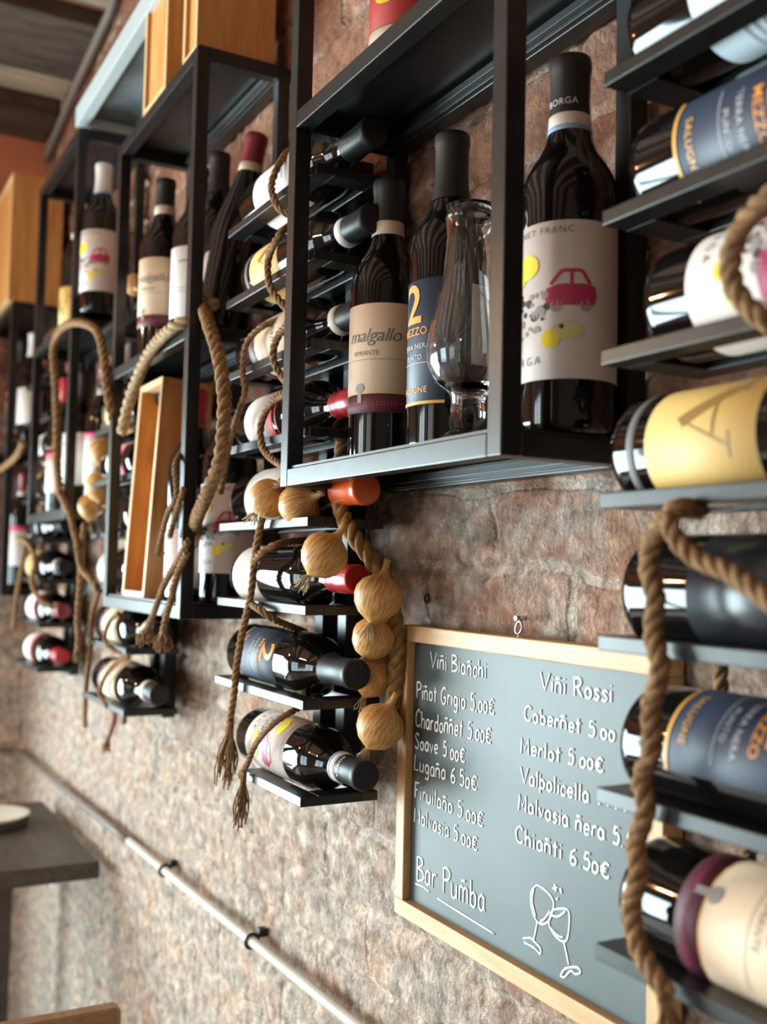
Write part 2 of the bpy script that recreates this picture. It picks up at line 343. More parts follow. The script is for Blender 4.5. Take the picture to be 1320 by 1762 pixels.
# long shelf high on the wall above the third shelf unit
r = tag(empty('wall_shelf', (0, 0, 0)), 'long dark shelf high on the wall near the ceiling beams', 'shelf')
b = MB().box(-2.10, -1.45, -.142, -.12, .866, .906, .002).box(-2.10, -1.45, -.028, -.006, .866, .886, .002).box(-2.10, -2.08, -.12, -.028, .866, .886, .002).box(-1.47, -1.45, -.12, -.028, .866, .886, .002)
b.build('shelf_rail', M['grey_steel'], r); MB().box(-2.095, -1.455, -.12, -.01, .886, .890).build('shelf_plate', M['zinc'], r)

# ------------------------------------------------------------------ bottle racks
TZ = [.425, .333, .239, .146, .052, -.040, -.137, -.235]
RX = {'A': -.530, 'B': -1.250, 'C': -1.935, 'D': -2.660}
def rack(x0, label, short=None):
    r = tag(empty('bottle_rack', (0, 0, 0)), label, 'rack', 'black wall racks for lying bottles')
    for xa in (x0+.098, x0+.160):
        MB().box(xa, xa+.022, -.031, -.008, -.262, .475, .0012).build('rack_bar', M['metal'], r)
    for k, z in enumerate(TZ):
        xa = x0+(short if short and k == 7 else 0); x1 = x0+.265; ya, yb = -.120, -.0305; b = MB()
        b.box(xa, x1, ya, ya+.021, z-.010, z, .0008); b.box(xa, x1, yb-.021, yb, z-.010, z, .0008)
        b.box(xa, xa+.028, ya+.021, yb-.021, z-.010, z, .0008); b.box(x1-.028, x1, ya+.021, yb-.021, z-.010, z, .0008)
        b.build('rack_tray', M['metal'], r)
    return r
rack(RX['A'], 'black bottle rack nearest the viewer, in front of the chalkboard')
rack(RX['B'], 'black bottle rack beside the onion braid', .10)
rack(RX['C'], 'black bottle rack left of the shelf holding the open wooden case')
rack(RX['D'], 'black bottle rack farthest off, its lower trays under the far shelf')

# ------------------------------------------------------------------ wine bottles
R0 = .0376
BODY = [(0, .010), (.016, .009), (.027, .003), (.030, 0), (.0345, .0008), (.037, .004), (R0, .010), (R0, .184), (.0370, .193), (.0345, .203), (.0298, .212), (.0245, .220),
        (.0200, .229), (.0172, .238), (.0157, .248), (.0148, .262), (.0145, .288), (.0160, .2885), (.0160, .296), (.0145, .298), (0, .298)]
BURG = [(0, .010), (.016, .009), (.030, .001), (.036, .001), (.039, .006), (.0395, .012), (.0395, .135), (.0385, .150), (.0350, .170), (.0295, .192), (.0235, .215), (.0185, .238), (.0158, .258), (.0148, .272), (.0145, .292),
        (.0160, .2925), (.0160, .300), (.0145, .302), (0, .302)]
def refine(bm, maxlen, it=4):
    bmesh.ops.triangulate(bm, faces=bm.faces)
    for _ in range(it):
        es = [e for e in bm.edges if abs(e.verts[0].co.x-e.verts[1].co.x) > maxlen]
        if not es: break
        bmesh.ops.subdivide_edges(bm, edges=es, cuts=1); bmesh.ops.triangulate(bm, faces=[f for f in bm.faces if len(f.verts) > 3])
_tx = {}
def text_bm(bm, body, size, x, z, shear=0.0, bold=0.0, space=1.0, flip=False, mi=0):
    key = (body, shear, bold, space)
    if key not in _tx:
        cu = bpy.data.curves.new('lettering', 'FONT'); cu.body = body; cu.size = 1; cu.align_x = 'CENTER'; cu.shear = shear; cu.offset = bold; cu.space_character = space; cu.resolution_u = 3
        o = bpy.data.objects.new('lettering', cu); C.objects.link(o); dg = bpy.context.evaluated_depsgraph_get()
        me = bpy.data.meshes.new_from_object(o.evaluated_get(dg)); _tx[key] = me
        bpy.data.objects.remove(o); bpy.data.curves.remove(cu)
    me = _tx[key]; s = -size if flip else size
    vs = [bm.verts.new((x+v.co.x*s, 0, z+v.co.y*s)) for v in me.vertices]
    for p in me.polygons:
        try: f = bm.faces.new([vs[i] for i in p.vertices]); f.material_index = mi
        except ValueError: pass
def poly_bm(bm, pts, mi=0):
    f = bm.faces.new([bm.verts.new((x, 0, z)) for x, z in pts]); f.material_index = mi
def disc_bm(bm, x, z, rx, rz=None, n=14, mi=0, a=0):
    rz = rz or rx; poly_bm(bm, [(x+rx*math.cos(2*PI*k/n), z+rz*math.sin(2*PI*k/n)) for k in range(n)], mi)
def wrap(bm, R, off):
    refine(bm, .004)
    for v in bm.verts:
        a = v.co.x/R; rr = R+off; v.co = Vector((rr*math.sin(a), -rr*math.cos(a), v.co.z))
    for f in bm.faces: f.smooth = True
def strip(z0, z1, ha, R, off, n=40):
    return MB().lathe([(R+off-.0003, z0), (R+off, z0+.0002), (R+off, z1-.0002), (R+off-.0003, z1)], n, a0=-PI/2-ha, a1=-PI/2+ha)
def art(parent, name, R, off, mats, fn):
    bm = bmesh.new(); fn(bm); wrap(bm, R, off)
    me = bpy.data.meshes.new(name); bm.to_mesh(me); bm.free()
    return obj(name, me, mats, parent)
def cap_profile(z0, ridges=False):
    base = [(r, z) for r, z in BODY if .232 < z]
    pr = [(np.interp(z0, [z for _, z in BODY[6:17]], [r for r, _ in BODY[6:17]])+.0007, z0)]
    pr += [(r+.0007, z) for r, z in BODY[6:17] if z > z0+.002]
    pr = [p for p in pr if p[1] < .285] + [(.0158, .2865), (.0166, .2885), (.0167, .2965), (.0158, .2995), (.013, .3003), (0, .3003)]
    if ridges:
        pr = [(.0157, z0), (.0160, z0+.001)]
        for k in range(4): zz = z0+.011+k*.0042; pr += [(.0162, zz), (.0150, zz+.0014), (.0162, zz+.0028)]
        pr += [(.0162, .2685), (.0164, .298), (.0152, .3005), (.0146, .3006), (.0142, .3000), (0, .3000)]
    return pr
PROTO = {}
def bottle_proto(key, body=BODY, glass='glass', cap='black_foil', cap_z=.243, band=None, ridges=False, labels=(), arts=(), capart=None):
    r = empty('wine_bottle', (0, 0, 0)); r['category'] = 'bottle'
    MB().lathe(body, 40).build('glass_body', M[glass], r)
    if cap:
        c = MB().lathe(cap_profile(cap_z, ridges), 28).build('capsule', M[cap], r)
        if capart: art(c, 'lettering', .0162, .0004, [M['pale_ink']], capart)
    if band:
        z0, z1, m = band[:3]
        n = MB().lathe([(.0166, z0), (.0172, z0+.0003), (.0165, z1-.0003), (.0160, z1)], 28).build('neck_band', M[m], r)
        if len(band) > 3: MB().lathe([(.01745, z0), (.01765, z0+.0002), (.0173, z0+.004), (.0170, z0+.0042)], 28).build('band_edge', M[band[3]], n)
    for (nm, z0, z1, ha, m, da) in labels:
        l = strip(z0, z1, ha, R0, .0004).xform(Matrix.Rotation(da, 4, 'Z')).build(nm, M[m], r)
        for (an, mats, fn, ln) in arts:
            if ln == nm: art(l, an, R0, .0009, [M[q] for q in mats], fn)
    PROTO[key] = r; return r

def art_car(bm):
    mi = dict(y=0, m=1, g=2, p=3, w=4, k=5)
    D = math.radians
    disc_bm(bm, -.004, .147, .0105, .0085, mi=0); disc_bm(bm, -.014, .141, .008, .007, mi=0)
    # little car: body, cabin frame with clear windows, wheels
    x, z = .030, .118
    poly_bm(bm, [(x-.016, z), (x+.017, z), (x+.019, z+.006), (x+.018, z+.013), (x+.010, z+.0145), (x-.008, z+.0145), (x-.017, z+.012), (x-.018, z+.005)], 1)
    for seg in (((x-.014, z+.0145), (x-.006, z+.0235)), ((x-.006, z+.0235), (x+.008, z+.0235)), ((x+.008, z+.0235), (x+.014, z+.0145)), ((x+.001, z+.0145), (x+.001, z+.0235))):
        (xa, za), (xb, zb) = seg; n = Vector((zb-za, xa-xb)).normalized()*.0012
        poly_bm(bm, [(xa+n.x, za+n.y), (xb+n.x, zb+n.y), (xb-n.x, zb-n.y), (xa-n.x, za-n.y)], 1)
    disc_bm(bm, x-.010, z, .0042, mi=2); disc_bm(bm, x+.011, z, .0042, mi=2)
    rnd = random.Random(3)
    for k in range(34): disc_bm(bm, -.020+rnd.random()*.034, .108+rnd.random()*.020, .0012+rnd.random()*.0016, n=6, mi=2 if k % 3 else 5)
    for k in range(9): disc_bm(bm, -.012+rnd.random()*.030, .099+rnd.random()*.008, .001+rnd.random()*.001, n=6, mi=2)
    disc_bm(bm, -.019, .112, .0065, .005, mi=3)
    disc_bm(bm, .016, .096, .0070, .0065, mi=0); disc_bm(bm, .028, .101, .012, .006, mi=4); disc_bm(bm, .024, .104, .002, .0018, n=8, mi=5)
def art_car2(bm):
    art_car(bm)
    for v in bm.verts: v.co.z = .095+(v.co.z-.118)*1.12; v.co.x *= 1.05
for key, cap in (('cab', 'black_foil'), ('cabw', 'white_foil')):
    bottle_proto(key, cap=cap, cap_z=.246, band=(.2385, .2525, 'paper_pink', 'band_blue'), labels=[('front_label', .040, .160, 2.6, 'paper_pink', 0)],
        capart=lambda bm: text_bm(bm, 'BORGA', .0072, .006, .2585, space=1.1),
        arts=[('lettering', ['grey_ink'], lambda bm: (text_bm(bm, 'CABERNET FRANC', 0.0072, -.002, .1505, space=1.25), text_bm(bm, 'BORGA', .0088, -.010, .0520, space=1.5)), 'front_label'),
              ('picture', ['yellow_ink', 'magenta_ink', 'mid_ink', 'pink_ink', 'ochre_wash', 'black_ink'], art_car2, 'front_label')])
def crest(bm, mi=0):
    disc_bm(bm, -.012, .077, .0055, .0048, mi=mi); poly_bm(bm, [(-.0145, .073), (-.0095, .073), (-.0095, .062), (-.0145, .062)], mi)
bottle_proto('malg', cap='black_foil', cap_z=.249, band=(.240, .2545, 'band_cream'),
    labels=[('front_label', .071, .163, 2.2, 'paper_cream', 0), ('lower_label', .052, .0705, 2.2, 'maroon', 0)],
    arts=[('lettering', ['grey_ink', 'mid_ink'], lambda bm: (text_bm(bm, 'malgallo', .0195, .001, .124, shear=.32, bold=-.004, space=.95), text_bm(bm, 'AMIANTE', .0072, -.006, .110, bold=-.006), poly_bm(bm, [(-.034, .1055), (.034, .1055), (.034, .1061), (-.034, .1061)], 1), crest(bm, 1)), 'front_label'),
          ('gold_rule', ['gold_ink'], lambda bm: poly_bm(bm, [(-.08, .0715), (.08, .0715), (.08, .0723), (-.08, .0723)]), 'front_label'),
          ('lettering', ['magenta_ink'], lambda bm: text_bm(bm, 'ROSSO CALDIERA', .0068, 0, .0585, space=1.35), 'lower_label')])
def navy_text(bm):
    text_bm(bm, 'TERRA NERA', .0066, 0, .094, space=1.1, mi=0); text_bm(bm, 'PUNTO', .0066, 0, .084, space=1.1, mi=0)
    poly_bm(bm, [(-.026, .0805), (.026, .0805), (.026, .0811), (-.026, .0811)], 0)
bottle_proto('two', cap='black_foil', cap_z=.236, labels=[('front_label', .043, .157, .92, 'navy', 0), ('back_label', .075, .152, .8, 'paper_white', 2.35)],
    arts=[('numeral', ['orange_ink'], lambda bm: (text_bm(bm, '2', .050, -.001, .118, bold=.016), text_bm(bm, 'MEZZO', .0100, 0, .1065, bold=.006, space=1.05)), 'front_label'),
          ('lettering', ['pale_ink'], navy_text, 'front_label'),
          ('gold_rule', ['gold_ink', 'gold_ink'], lambda bm: (poly_bm(bm, [(-.0345, .0435), (.0345, .0435), (.0345, .0462), (-.0345, .0462)]), text_bm(bm, 'SALUGNE', .0078, 0, .054, space=1.1, bold=.008)), 'front_label')])
bottle_proto('yel', cap='black_foil', cap_z=.246, band=(.238, .2525, 'paper_white'), labels=[('front_label', .036, .124, 1.75, 'paper_yellow', 0), ('lower_label', .019, .026, 1.2, 'grey_ink', 0)],
    arts=[('letter', ['brown_ink'], lambda bm: [poly_bm(bm, [(x*1.05, .064+(z-.072)*.9) for x, z in P_]) for P_ in (
            [(0, .070), (.006, .077), (-.017, .122), (-.025, .122)], [(0, .071), (.002, .0745), (.020, .116), (.0180, .117)], [(-.012, .1035), (-.0112, .1012), (.0125, .1023), (.0115, .1045)],
            [(-.029, .121), (-.013, .121), (-.013, .123), (-.029, .123)], [(.011, .116), (.026, .116), (.026, .1178), (.011, .1178)], [(-.04, .139), (.04, .139), (.04, .1396), (-.04, .1396)])], 'front_label')])
bottle_proto('dark', cap='black_foil', cap_z=.238, labels=[('front_label', .060, .150, 1.3, 'slate_paper', 0)])
bottle_proto('stripe', cap='red_foil', cap_z=.240, ridges=True, labels=[('front_label', .045, .118, 1.9, 'paper_pink', 0), ('red_stripe', .1185, .134, 1.9, 'red_paper', 0), ('thin_stripe', .142, .145, 1.9, 'red_foil', 0)])
bottle_proto('screw', cap='red_foil', cap_z=.240, ridges=True, labels=[('front_label', .018, .100, 1.9, 'paper_pink', 0)])
bottle_proto('redcap', cap='dark_red_foil', cap_z=.243, band=(.2365, .250, 'paper_white'), labels=[('front_label', .055, .145, 1.6, 'paper_white', 0), ('pink_stripe', .146, .158, 1.6, 'pink_ink', 0)])
bottle_proto('white', cap='black_foil', cap_z=.246, labels=[('front_label', .055, .165, 1.8, 'paper_white', 0)],
    arts=[('lettering', ['mid_ink'], lambda bm: (poly_bm(bm, [(-.03, .100), (.03, .100), (.03, .1012), (-.03, .1012)]), poly_bm(bm, [(-.024, .094), (.024, .094), (.024, .095), (-.024, .095)]), poly_bm(bm, [(-.02, .14), (.02, .14), (.02, .144), (-.02, .144)])), 'front_label')])
bottle_proto('sky', cap='black_foil', cap_z=.246, labels=[('front_label', .058, .20-.02, 2.4, 'sky_paper', 0)],
    arts=[('lettering', ['mid_ink'], lambda bm: [poly_bm(bm, [(.030, z), (.075, z), (.075, z+.0012), (.030, z+.0012)]) for k, z in enumerate((.085, .092, .099, .12, .127))], 'front_label')])
bottle_proto('orange', cap='orange_foil', cap_z=.243, labels=[('front_label', .055, .150, 1.7, 'paper_white', 0)])
bottle_proto('whitecap', cap='white_foil', cap_z=.236, labels=[('front_label', .055, .150, 1.7, 'paper_white', 0)])
bottle_proto('redlabel', cap='red_foil', cap_z=.240, labels=[('front_label', .068, .165, 2.6, 'red_paper', 0), ('lower_label', .056, .0675, 2.6, 'band_cream', 0)],
    arts=[('emblem', ['yellow_ink'], lambda bm: (disc_bm(bm, -.002, .100, .014, .009), disc_bm(bm, .002, .130, .012)), 'front_label')])
bottle_proto('burg', body=BURG, cap='dark_red_foil', cap_z=.247, band=(.2385, .2535, 'band_cream'), labels=[],
    arts=[])
_b = PROTO['burg']
for ch in list(_b.children):
    if ch.name.startswith('capsule'): ch.scale = (1.02, 1.02, 1.0); ch.location.z = .003
    if ch.name.startswith('neck_band'): ch.scale = (1.04, 1.04, 1.0); ch.location.z = .003
_l = strip(.045, .112, .5, .0395, .0004).xform(Matrix.Rotation(-1.0, 4, 'Z')).build('front_label', M['paper_dim'], _b)

USED = set(); ALLB = []
def put_bottle(key, mat, label, group):
    p = PROTO[key]
    if key not in USED: o = p; USED.add(key)
    else: o = copy_tree(p)
    o.matrix_basis = mat; o['label'] = label; o['group'] = group; ALLB.append(o)
    return o
def stand(key, x, y, z, label, group, spin=0.0, lean=None, s=1.0):
    m = Matrix.Translation((x, y, z)) @ (lean if lean is not None else Matrix()) @ Matrix.Rotation(math.radians(spin), 4, 'Z') @ Matrix.Scale(s, 4)
    return put_bottle(key, m, label, group)
def lie(key, rack_, k, label, spin=0.0, dx=0.0, s=1.0):
    t = math.radians(spin); c, q = math.cos(t), math.sin(t)
    rot = Matrix(((0, 0, 1, 0), (-q, c, 0, 0), (-c, -q, 0, 0), (0, 0, 0, 1)))
    x = RX[rack_]+.010+dx; z = TZ[k]+.0283
    return put_bottle(key, Matrix.Translation((x, -.0752, z)) @ rot @ Matrix.Scale(s, 4), label, {'A': 'bottles lying in the nearest rack', 'B': 'bottles lying in the rack by the onion braid', 'C': 'bottles lying in the rack left of the wooden case', 'D': 'bottles lying in the farthest rack'}[rack_])

# shelf by the chalkboard
ZB = .0824+T+.003; G1 = 'upright bottles on the shelf above the chalkboard'
stand('malg', -.944, -.055, ZB, 'dark wine bottle with cream and maroon malgallo label, upright on the nearest shelf', G1, 38)
stand('two', -.810, -.062, ZB, 'dark wine bottle with navy label and big orange 2, upright behind the clear tulip glass', G1, 1)
stand('cab', -.640, -.060, ZB, 'largest upright bottle, pink car on its white label, beside the thick front post', G1, 6)
stand('redlabel', -.925, -.050, .4591+T+.003, 'bottle with bright red label standing on the upper shelf, cut by the top edge', G1, 30)
# shelf with the wooden cases
ZM = .3003+T+.003; G2 = 'upright bottles on the shelf with the wooden cases'
stand('burg', -1.395, -.078, ZM, 'ribbed-looking sloping bottle with dark red capsule leaning back against the bricks', G2, 42, Matrix.Rotation(math.radians(-9.5), 4, 'X'))
stand('malg', -1.640, -.088, ZM, 'blurred upright bottle with cream label on the shelf above the open wooden case', G2, 40)
stand('white', -1.560, -.060, ZM, 'white labelled bottle half hidden by the post, right of the cream labelled bottle', G2, 60)
stand('dark', -1.490, -.050, ZM, 'black capped bottle behind the post, left of the leaning red capped bottle', G2, 30)
ZL = -.0724+T+.003
stand('cab', -1.354, -.070, ZL, 'upright bottle with pink car label in the lower bay right of the wooden case', G2, 22)
stand('screw', -1.440, -.092, ZL, 'bottle with bright red capsule in the lower bay between the wooden case and the post', G2, 10)
PROTO_RED = ALLB[-1]
# far shelf with the arched rope
Z3 = .4591+T+.003; G3 = 'upright bottles on the far shelves'
stand('cabw', at(172, 480, -.095).x, -.095, Z3, 'small far bottle with white pink-car label, upright above the arched rope', G3, 25)
p3 = at(161, 400, -.034); stand('orange', p3.x, -.034, Z3, 'far bottle with orange capsule standing behind the white label bottle', G3, 20)
stand('whitecap', -2.205, -.045, Z3, 'far bottle with tall white capsule, just right of the orange capsule', G3, 20)
stand('yel', -2.36, -.07, Z3, 'far bottle with pale label seen left of the post above the rope arch', G3, 20)
Z3b = .0824+T+.003
stand('stripe', -2.36, -.085, Z3b, 'far bottle with pink striped label in the lower bay under the arched rope', G3, 20)
stand('white', -2.24, -.075, Z3b, 'far bottle with plain white label in the lower bay beside the rope', G3, 20)
stand('redcap', -2.15, -.05, Z3b, 'far bottle with red capsule in the lower bay, near the far shelf post', G3, 20)
Z4 = .28+T+.003
stand('two', -2.98, -.08, Z4, 'farthest bottle with navy label, in the last shelf by the corner', G3, 20)
stand('orange', -3.05, -.06, Z4, 'farthest bottle with orange cap, in the last shelf by the corner', G3, 20)
stand('whitecap', -2.86, -.07, Z4, 'farthest bottle with white label and cap beside the post of the last shelf', G3, 20)
stand('redcap', -2.87, -.08, -.09+T+.003, 'farthest bottle with red capsule in the lowest bay by the corner', G3, 20)
stand('dark', -3.0, -.07, -.09+T+.003, 'farthest dark bottle in the lowest bay by the corner', G3, 20)

A = lie
A('sky', 'A', 1, 'bottle with pale blue grey label lying on the topmost tray at the upper right', 0)
A('two', 'A', 2, 'bottle with navy and orange label lying second from top in the nearest rack', -12, .004)
A('cab', 'A', 3, 'white labelled bottle with a rope looped round it, lying at the right edge', 30, .018)
A('yel', 'A', 4, 'bottle with yellow label bearing a big letter A, lying in the nearest rack', 22, -.012)
A('dark', 'A', 5, 'plain dark bottle lying behind the knotted rope in the nearest rack', 0)
A('two', 'A', 6, 'bottle with navy label lying in front of the right edge of the chalkboard', 40)
A('malg', 'A', 7, 'bottle with maroon and cream label lying at the lower right corner', 20)
A('white', 'B', 0, 'white labelled bottle lying on the topmost tray behind the shelf with upright bottles', 20)
A('yel', 'B', 1, 'bottle with yellow label and rope across it, lying behind the thin front post', 10, .012, .96)
A('malg', 'B', 2, 'bottle with cream label on the tray level with the middle shelf, wrapped by rope', 20, 0, .96)
A('stripe', 'B', 3, 'bottle with pink label and red stripes lying above the onion tray', 25, 0, .95)
A('orange', 'B', 4, 'bottle with bright orange capsule lying right of the onions under the shelf', 25)
A('screw', 'B', 5, 'bottle with ridged red screw cap and pinkish label lying under the topmost hanging onion', 20, 0, .95)
A('two', 'B', 6, 'bottle with navy label and orange numeral lying on the second lowest tray by the braid', 16, 0, .96)
A('cab', 'B', 7, 'bottle with colourful car label lying on the lowest tray, rope end beside it', 44, .036, .92)
for k, (key, txt) in enumerate((('dark', ''), ('white', ''), ('yel', 'left of the wooden case, on the third tray from the top'), ('redcap', 'left of the wooden case, on the fourth tray from the top'),
                                ('dark', 'left of the wooden case, on the fifth tray from the top'), ('screw', 'just above the two roped bottles left of the shelf post'), ('malg', 'under the open wooden case with rope round it, upper of two'), ('malg', 'under the open wooden case with rope round it, lower of two'))):
    if k >= 2: A(key, 'C', k, 'bottle lying %s' % txt, 20)
for k, (key, txt) in enumerate((('dark', ''), ('white', ''), ('white', 'third tray from the top of the farthest rack'), ('yel', 'fourth tray from the top of the farthest rack'), ('dark', 'farthest rack, just under the far shelf'), ('yel', 'farthest rack, its yellow label beside a rope'),
                                ('redcap', 'second lowest tray of the farthest rack, dark red cap'), ('stripe', 'lowest tray of the farthest rack, bright red cap'))):
    if k >= 2: A(key, 'D', k, 'far bottle lying on the %s' % txt, 20)

# ------------------------------------------------------------------ clear tulip glass on the near shelf
gm, nt, bs, N, L = nodes('clear_glass'); bs.inputs['Transmission Weight'].default_value = 1; bs.inputs['Roughness'].default_value = 0; bs.inputs['IOR'].default_value = 1.45; bs.inputs['Base Color'].default_value = (.98, .99, .99, 1)
M['clear'] = gm
g0 = at(806, 660, -.106)
out = [(0, 0), (.020, 0), (.0215, .002), (.018, .005), (.0130, .009), (.0125, .034), (.0150, .039), (.024, .046), (.0300, .058), (.0315, .070), (.0300, .083), (.0260, .100), (.0215, .122), (.0188, .145), (.0178, .160), (.0185, .172), (.0208, .182)]
inn = [(.0198, .182), (.0174, .172), (.0167, .160), (.0177, .145), (.0204, .122), (.0249, .100), (.0289, .083), (.0304, .070), (.0288, .058), (.022, .047), (.012, .042), (0, .041)]
r = tag(empty('tulip_glass', (g0.x, -.106, ZB)), 'clear tulip-shaped glass with bulging bowl standing before the navy labelled bottle', 'glass')
out = [(r_*1.1, z_*1.06) for r_, z_ in out]; inn = [(r_*1.1, z_*1.06) for r_, z_ in inn]
MB().lathe(out+inn, 36).build('glass_bowl', M['clear'], r)

# ------------------------------------------------------------------ wooden wine cases
def wine_case(x0, x1, y0, y1, z0, h, label, open_front=False, lean=0.0):
    r = tag(empty('wine_case', mat=Matrix.Translation((x0, y0, z0)) @ Matrix.Rotation(math.radians(lean), 4, 'X')), label, 'box', 'wooden wine cases')
    w, d, t = x1-x0, y1-y0, .009
    MB().box(0, t, 0, d, 0, h, .0008).build('side_panel', M['pine'], r); MB().box(w-t, w, 0, d, 0, h, .0008).build('side_panel', M['pine'], r)
    MB().box(t, w-t, 0, d, 0, t, .0008).build('end_panel', M['pinein'], r); MB().box(t, w-t, 0, d, h-t, h, .0008).build('end_panel', M['pinein'], r)
    MB().box(t, w-t, d-.006, d, t, h-t).build('back_panel', M['pine'], r)
    if not open_front:
        MB().box(t-.003, w-t+.003, .004, .009, t-.003, h-t+.003).build('lid', M['pine'], r)
    MB().box(-.0006, t-.001, -.0012, .0002, 0, h).box(w-t+.001, w+.0006, -.0012, .0002, 0, h).box(t, w-t, -.0012, .0002, 0, t-.001).box(t, w-t, -.0012, .0002, h-t+.001, h).build('edge_grain', M['pinein'], r)
    return r
ZT = .6801+T+.003
wine_case(-1.662, -1.540, -.130, -.050, ZL, .335, 'tall open wooden case in the lower shelf bay, rope end hanging before it', True, -3.2)
wine_case(-1.605, -1.487, -.138, -.030, ZT, .33, 'wooden case on the shelf top, left of its wider neighbour', False)
wine_case(-1.412, -1.352, -.136, -.022, ZT, .34, 'wooden case at the right on the shelf top, its shaded end facing the viewer', False)
wine_case(-3.10, -2.795, -.150, -.022, .645+T+.003, .335, 'wooden case on the farthest shelf against the terracotta wall', False)

# ------------------------------------------------------------------ chalkboard
KX0, KX1, KZ0, KZ1 = -.9567, -.5698, -.354, -.0581
r = tag(empty('chalkboard', (0, 0, 0)), 'framed chalkboard with handwritten wine prices hanging on the brick wall', 'chalkboard')
fw = .0165
MB().box(KX0, KX1, -.024, -.004, KZ1-fw, KZ1, .0012).build('frame_rail', M['oak'], r); MB().box(KX0, KX1, -.024, -.004, KZ0, KZ0+fw, .0012).build('frame_rail', M['oak'], r)
MB().box(KX0, KX0+fw, -.024, -.004, KZ0+fw, KZ1-fw, .0012).build('frame_stile', M['oakv'], r); MB().box(KX1-fw, KX1, -.024, -.004, KZ0+fw, KZ1-fw, .0012).build('frame_stile', M['oakv'], r)
MB().box(KX0+fw-.002, KX1-fw+.002, -.015, -.010, KZ0+fw-.002, KZ1-fw+.002).build('writing_surface', M['chalkboard'], r)
e0 = at(893, 1080, -.014); b = MB()
b.tube([(e0.x+.0045*math.cos(a), -.014+.001*math.sin(a), KZ1+.008+.0055*math.sin(a)) for a in np.linspace(-PI/2, 1.5*PI, 17)], .0013, 6); b.tube([(e0.x, -.014, KZ1-.002), (e0.x, -.014, KZ1+.003)], .0014, 6)
b.tube([(e0.x, -.018, KZ1+.0165), (e0.x, -.006, KZ1+.0165)], .0022, 8).build('hanging_eye', M['steel'], r)

FONT = {
 'V': (.62, ['0,1 .3,0 .62,1']), 'i': (.16, ['.08,.58 .08,0', '.07,.80 .10,.84']), 'n': (.46, ['.04,.58 .04,0', '~.04,.40 .16,.58 .32,.56 .38,.42 .38,0', '.06,.82 .36,.86']),
 'm': (.66, ['.04,.58 .04,0', '~.04,.42 .14,.58 .26,.54 .30,.40 .30,0', '~.30,.42 .42,.58 .54,.54 .58,.40 .58,0', '.18,.80 .44,.84']), 'N': (.5, ['.04,.58 .04,0', '~.04,.40 .16,.58 .32,.56 .38,.42 .38,0']),
 'B': (.56, ['.06,1 .06,0', '~.06,1 .40,.96 .44,.74 .06,.54', '~.06,.54 .48,.46 .52,.16 .06,0']), 'a': (.44, ['~.36,.48 .22,.58 .06,.42 .06,.12 .22,0 .36,.16', '.37,.56 .37,.10 .44,0']),
 'c': (.40, ['~.36,.48 .22,.58 .06,.40 .06,.14 .20,0 .36,.10']), 'h': (.46, ['.05,1 .05,0', '~.05,.36 .18,.56 .34,.52 .38,.36 .38,0']), 'P': (.52, ['.06,1 .06,0', '~.0,.94 .28,1.02 .50,.86 .42,.60 .06,.50']),
 'o': (.44, ['~.22,.56 .06,.40 .08,.10 .24,0 .38,.16 .36,.44 .22,.56']), 't': (.34, ['.17,.92 .17,0', '.02,.62 .34,.64']), 'G': (.6, ['~.50,.86 .30,1 .06,.70 .06,.26 .28,0 .48,.14 .50,.42', '.30,.42 .56,.42']),
 'r': (.34, ['.05,.58 .05,0', '~.05,.36 .16,.56 .32,.54']), 'g': (.44, ['~.36,.48 .20,.58 .06,.42 .08,.16 .22,.06 .36,.22', '~.37,.56 .37,-.16 .24,-.32 .06,-.24']),
 '5': (.44, ['.40,.96 .12,.96 .09,.56', '~.09,.56 .30,.62 .40,.36 .30,.04 .04,.08']), '0': (.40, ['~.20,.62 .05,.46 .06,.12 .20,0 .34,.14 .34,.48 .20,.62']), 'O': (.46, ['~.22,.94 .05,.66 .06,.16 .22,0 .38,.18 .38,.72 .22,.94']),
 '.': (.18, ['.07,.02 .10,.0']), ',': (.18, ['.10,.06 .05,-.10']), 'E': (.56, ['~.50,.70 .30,.80 .12,.50 .14,.16 .34,0 .52,.10', '.02,.48 .40,.50', '.02,.30 .38,.32']),
 'C': (.58, ['~.52,.84 .32,1.02 .06,.70 .08,.20 .30,0 .54,.14']), 'd': (.46, ['~.36,.46 .20,.56 .06,.38 .08,.10 .22,0 .36,.18', '.38,1 .38,0']), 'e': (.44, ['~.08,.28 .36,.34 .30,.56 .12,.52 .06,.24 .16,.02 .38,.08']),
 'S': (.52, ['~.46,.86 .26,1 .08,.80 .20,.56 .42,.38 .38,.08 .18,0 .04,.14']), 'v': (.42, ['.04,.56 .20,0 .38,.56']), 'L': (.5, ['.08,1 .06,0 .46,.04']), 'u': (.46, ['~.05,.56 .06,.12 .20,0 .36,.14', '.38,.56 .38,.0']),
 '6': (.46, ['~.36,.92 .14,.70 .05,.30 .16,.02 .36,.08 .38,.34 .20,.46 .07,.26']), 'F': (.5, ['.08,1 .06,0', '.0,.98 .48,1.0', '.06,.54 .36,.56']), 'l': (.18, ['.08,1 .08,.0']), 'M': (.72, ['.04,0 .08,1 .32,.30 .56,1 .62,0']),
 's': (.36, ['~.32,.48 .18,.56 .08,.42 .20,.30 .30,.16 .18,0 .04,.08']), 'R': (.58, ['.06,1 .06,0', '~.0,.96 .36,1 .46,.76 .30,.54 .06,.50', '.22,.50 .54,0']), 'b': (.46, ['.06,1 .06,0', '~.06,.40 .22,.56 .38,.42 .36,.12 .22,0 .06,.10']),
 'p': (.46, ['.06,.9 .06,-.3', '~.06,.42 .22,.56 .38,.42 .36,.14 .22,.02 .06,.12']), '-': (.36, ['.04,.1 .28,.12']), ' ': (.30, []),
}
YB = -.0155
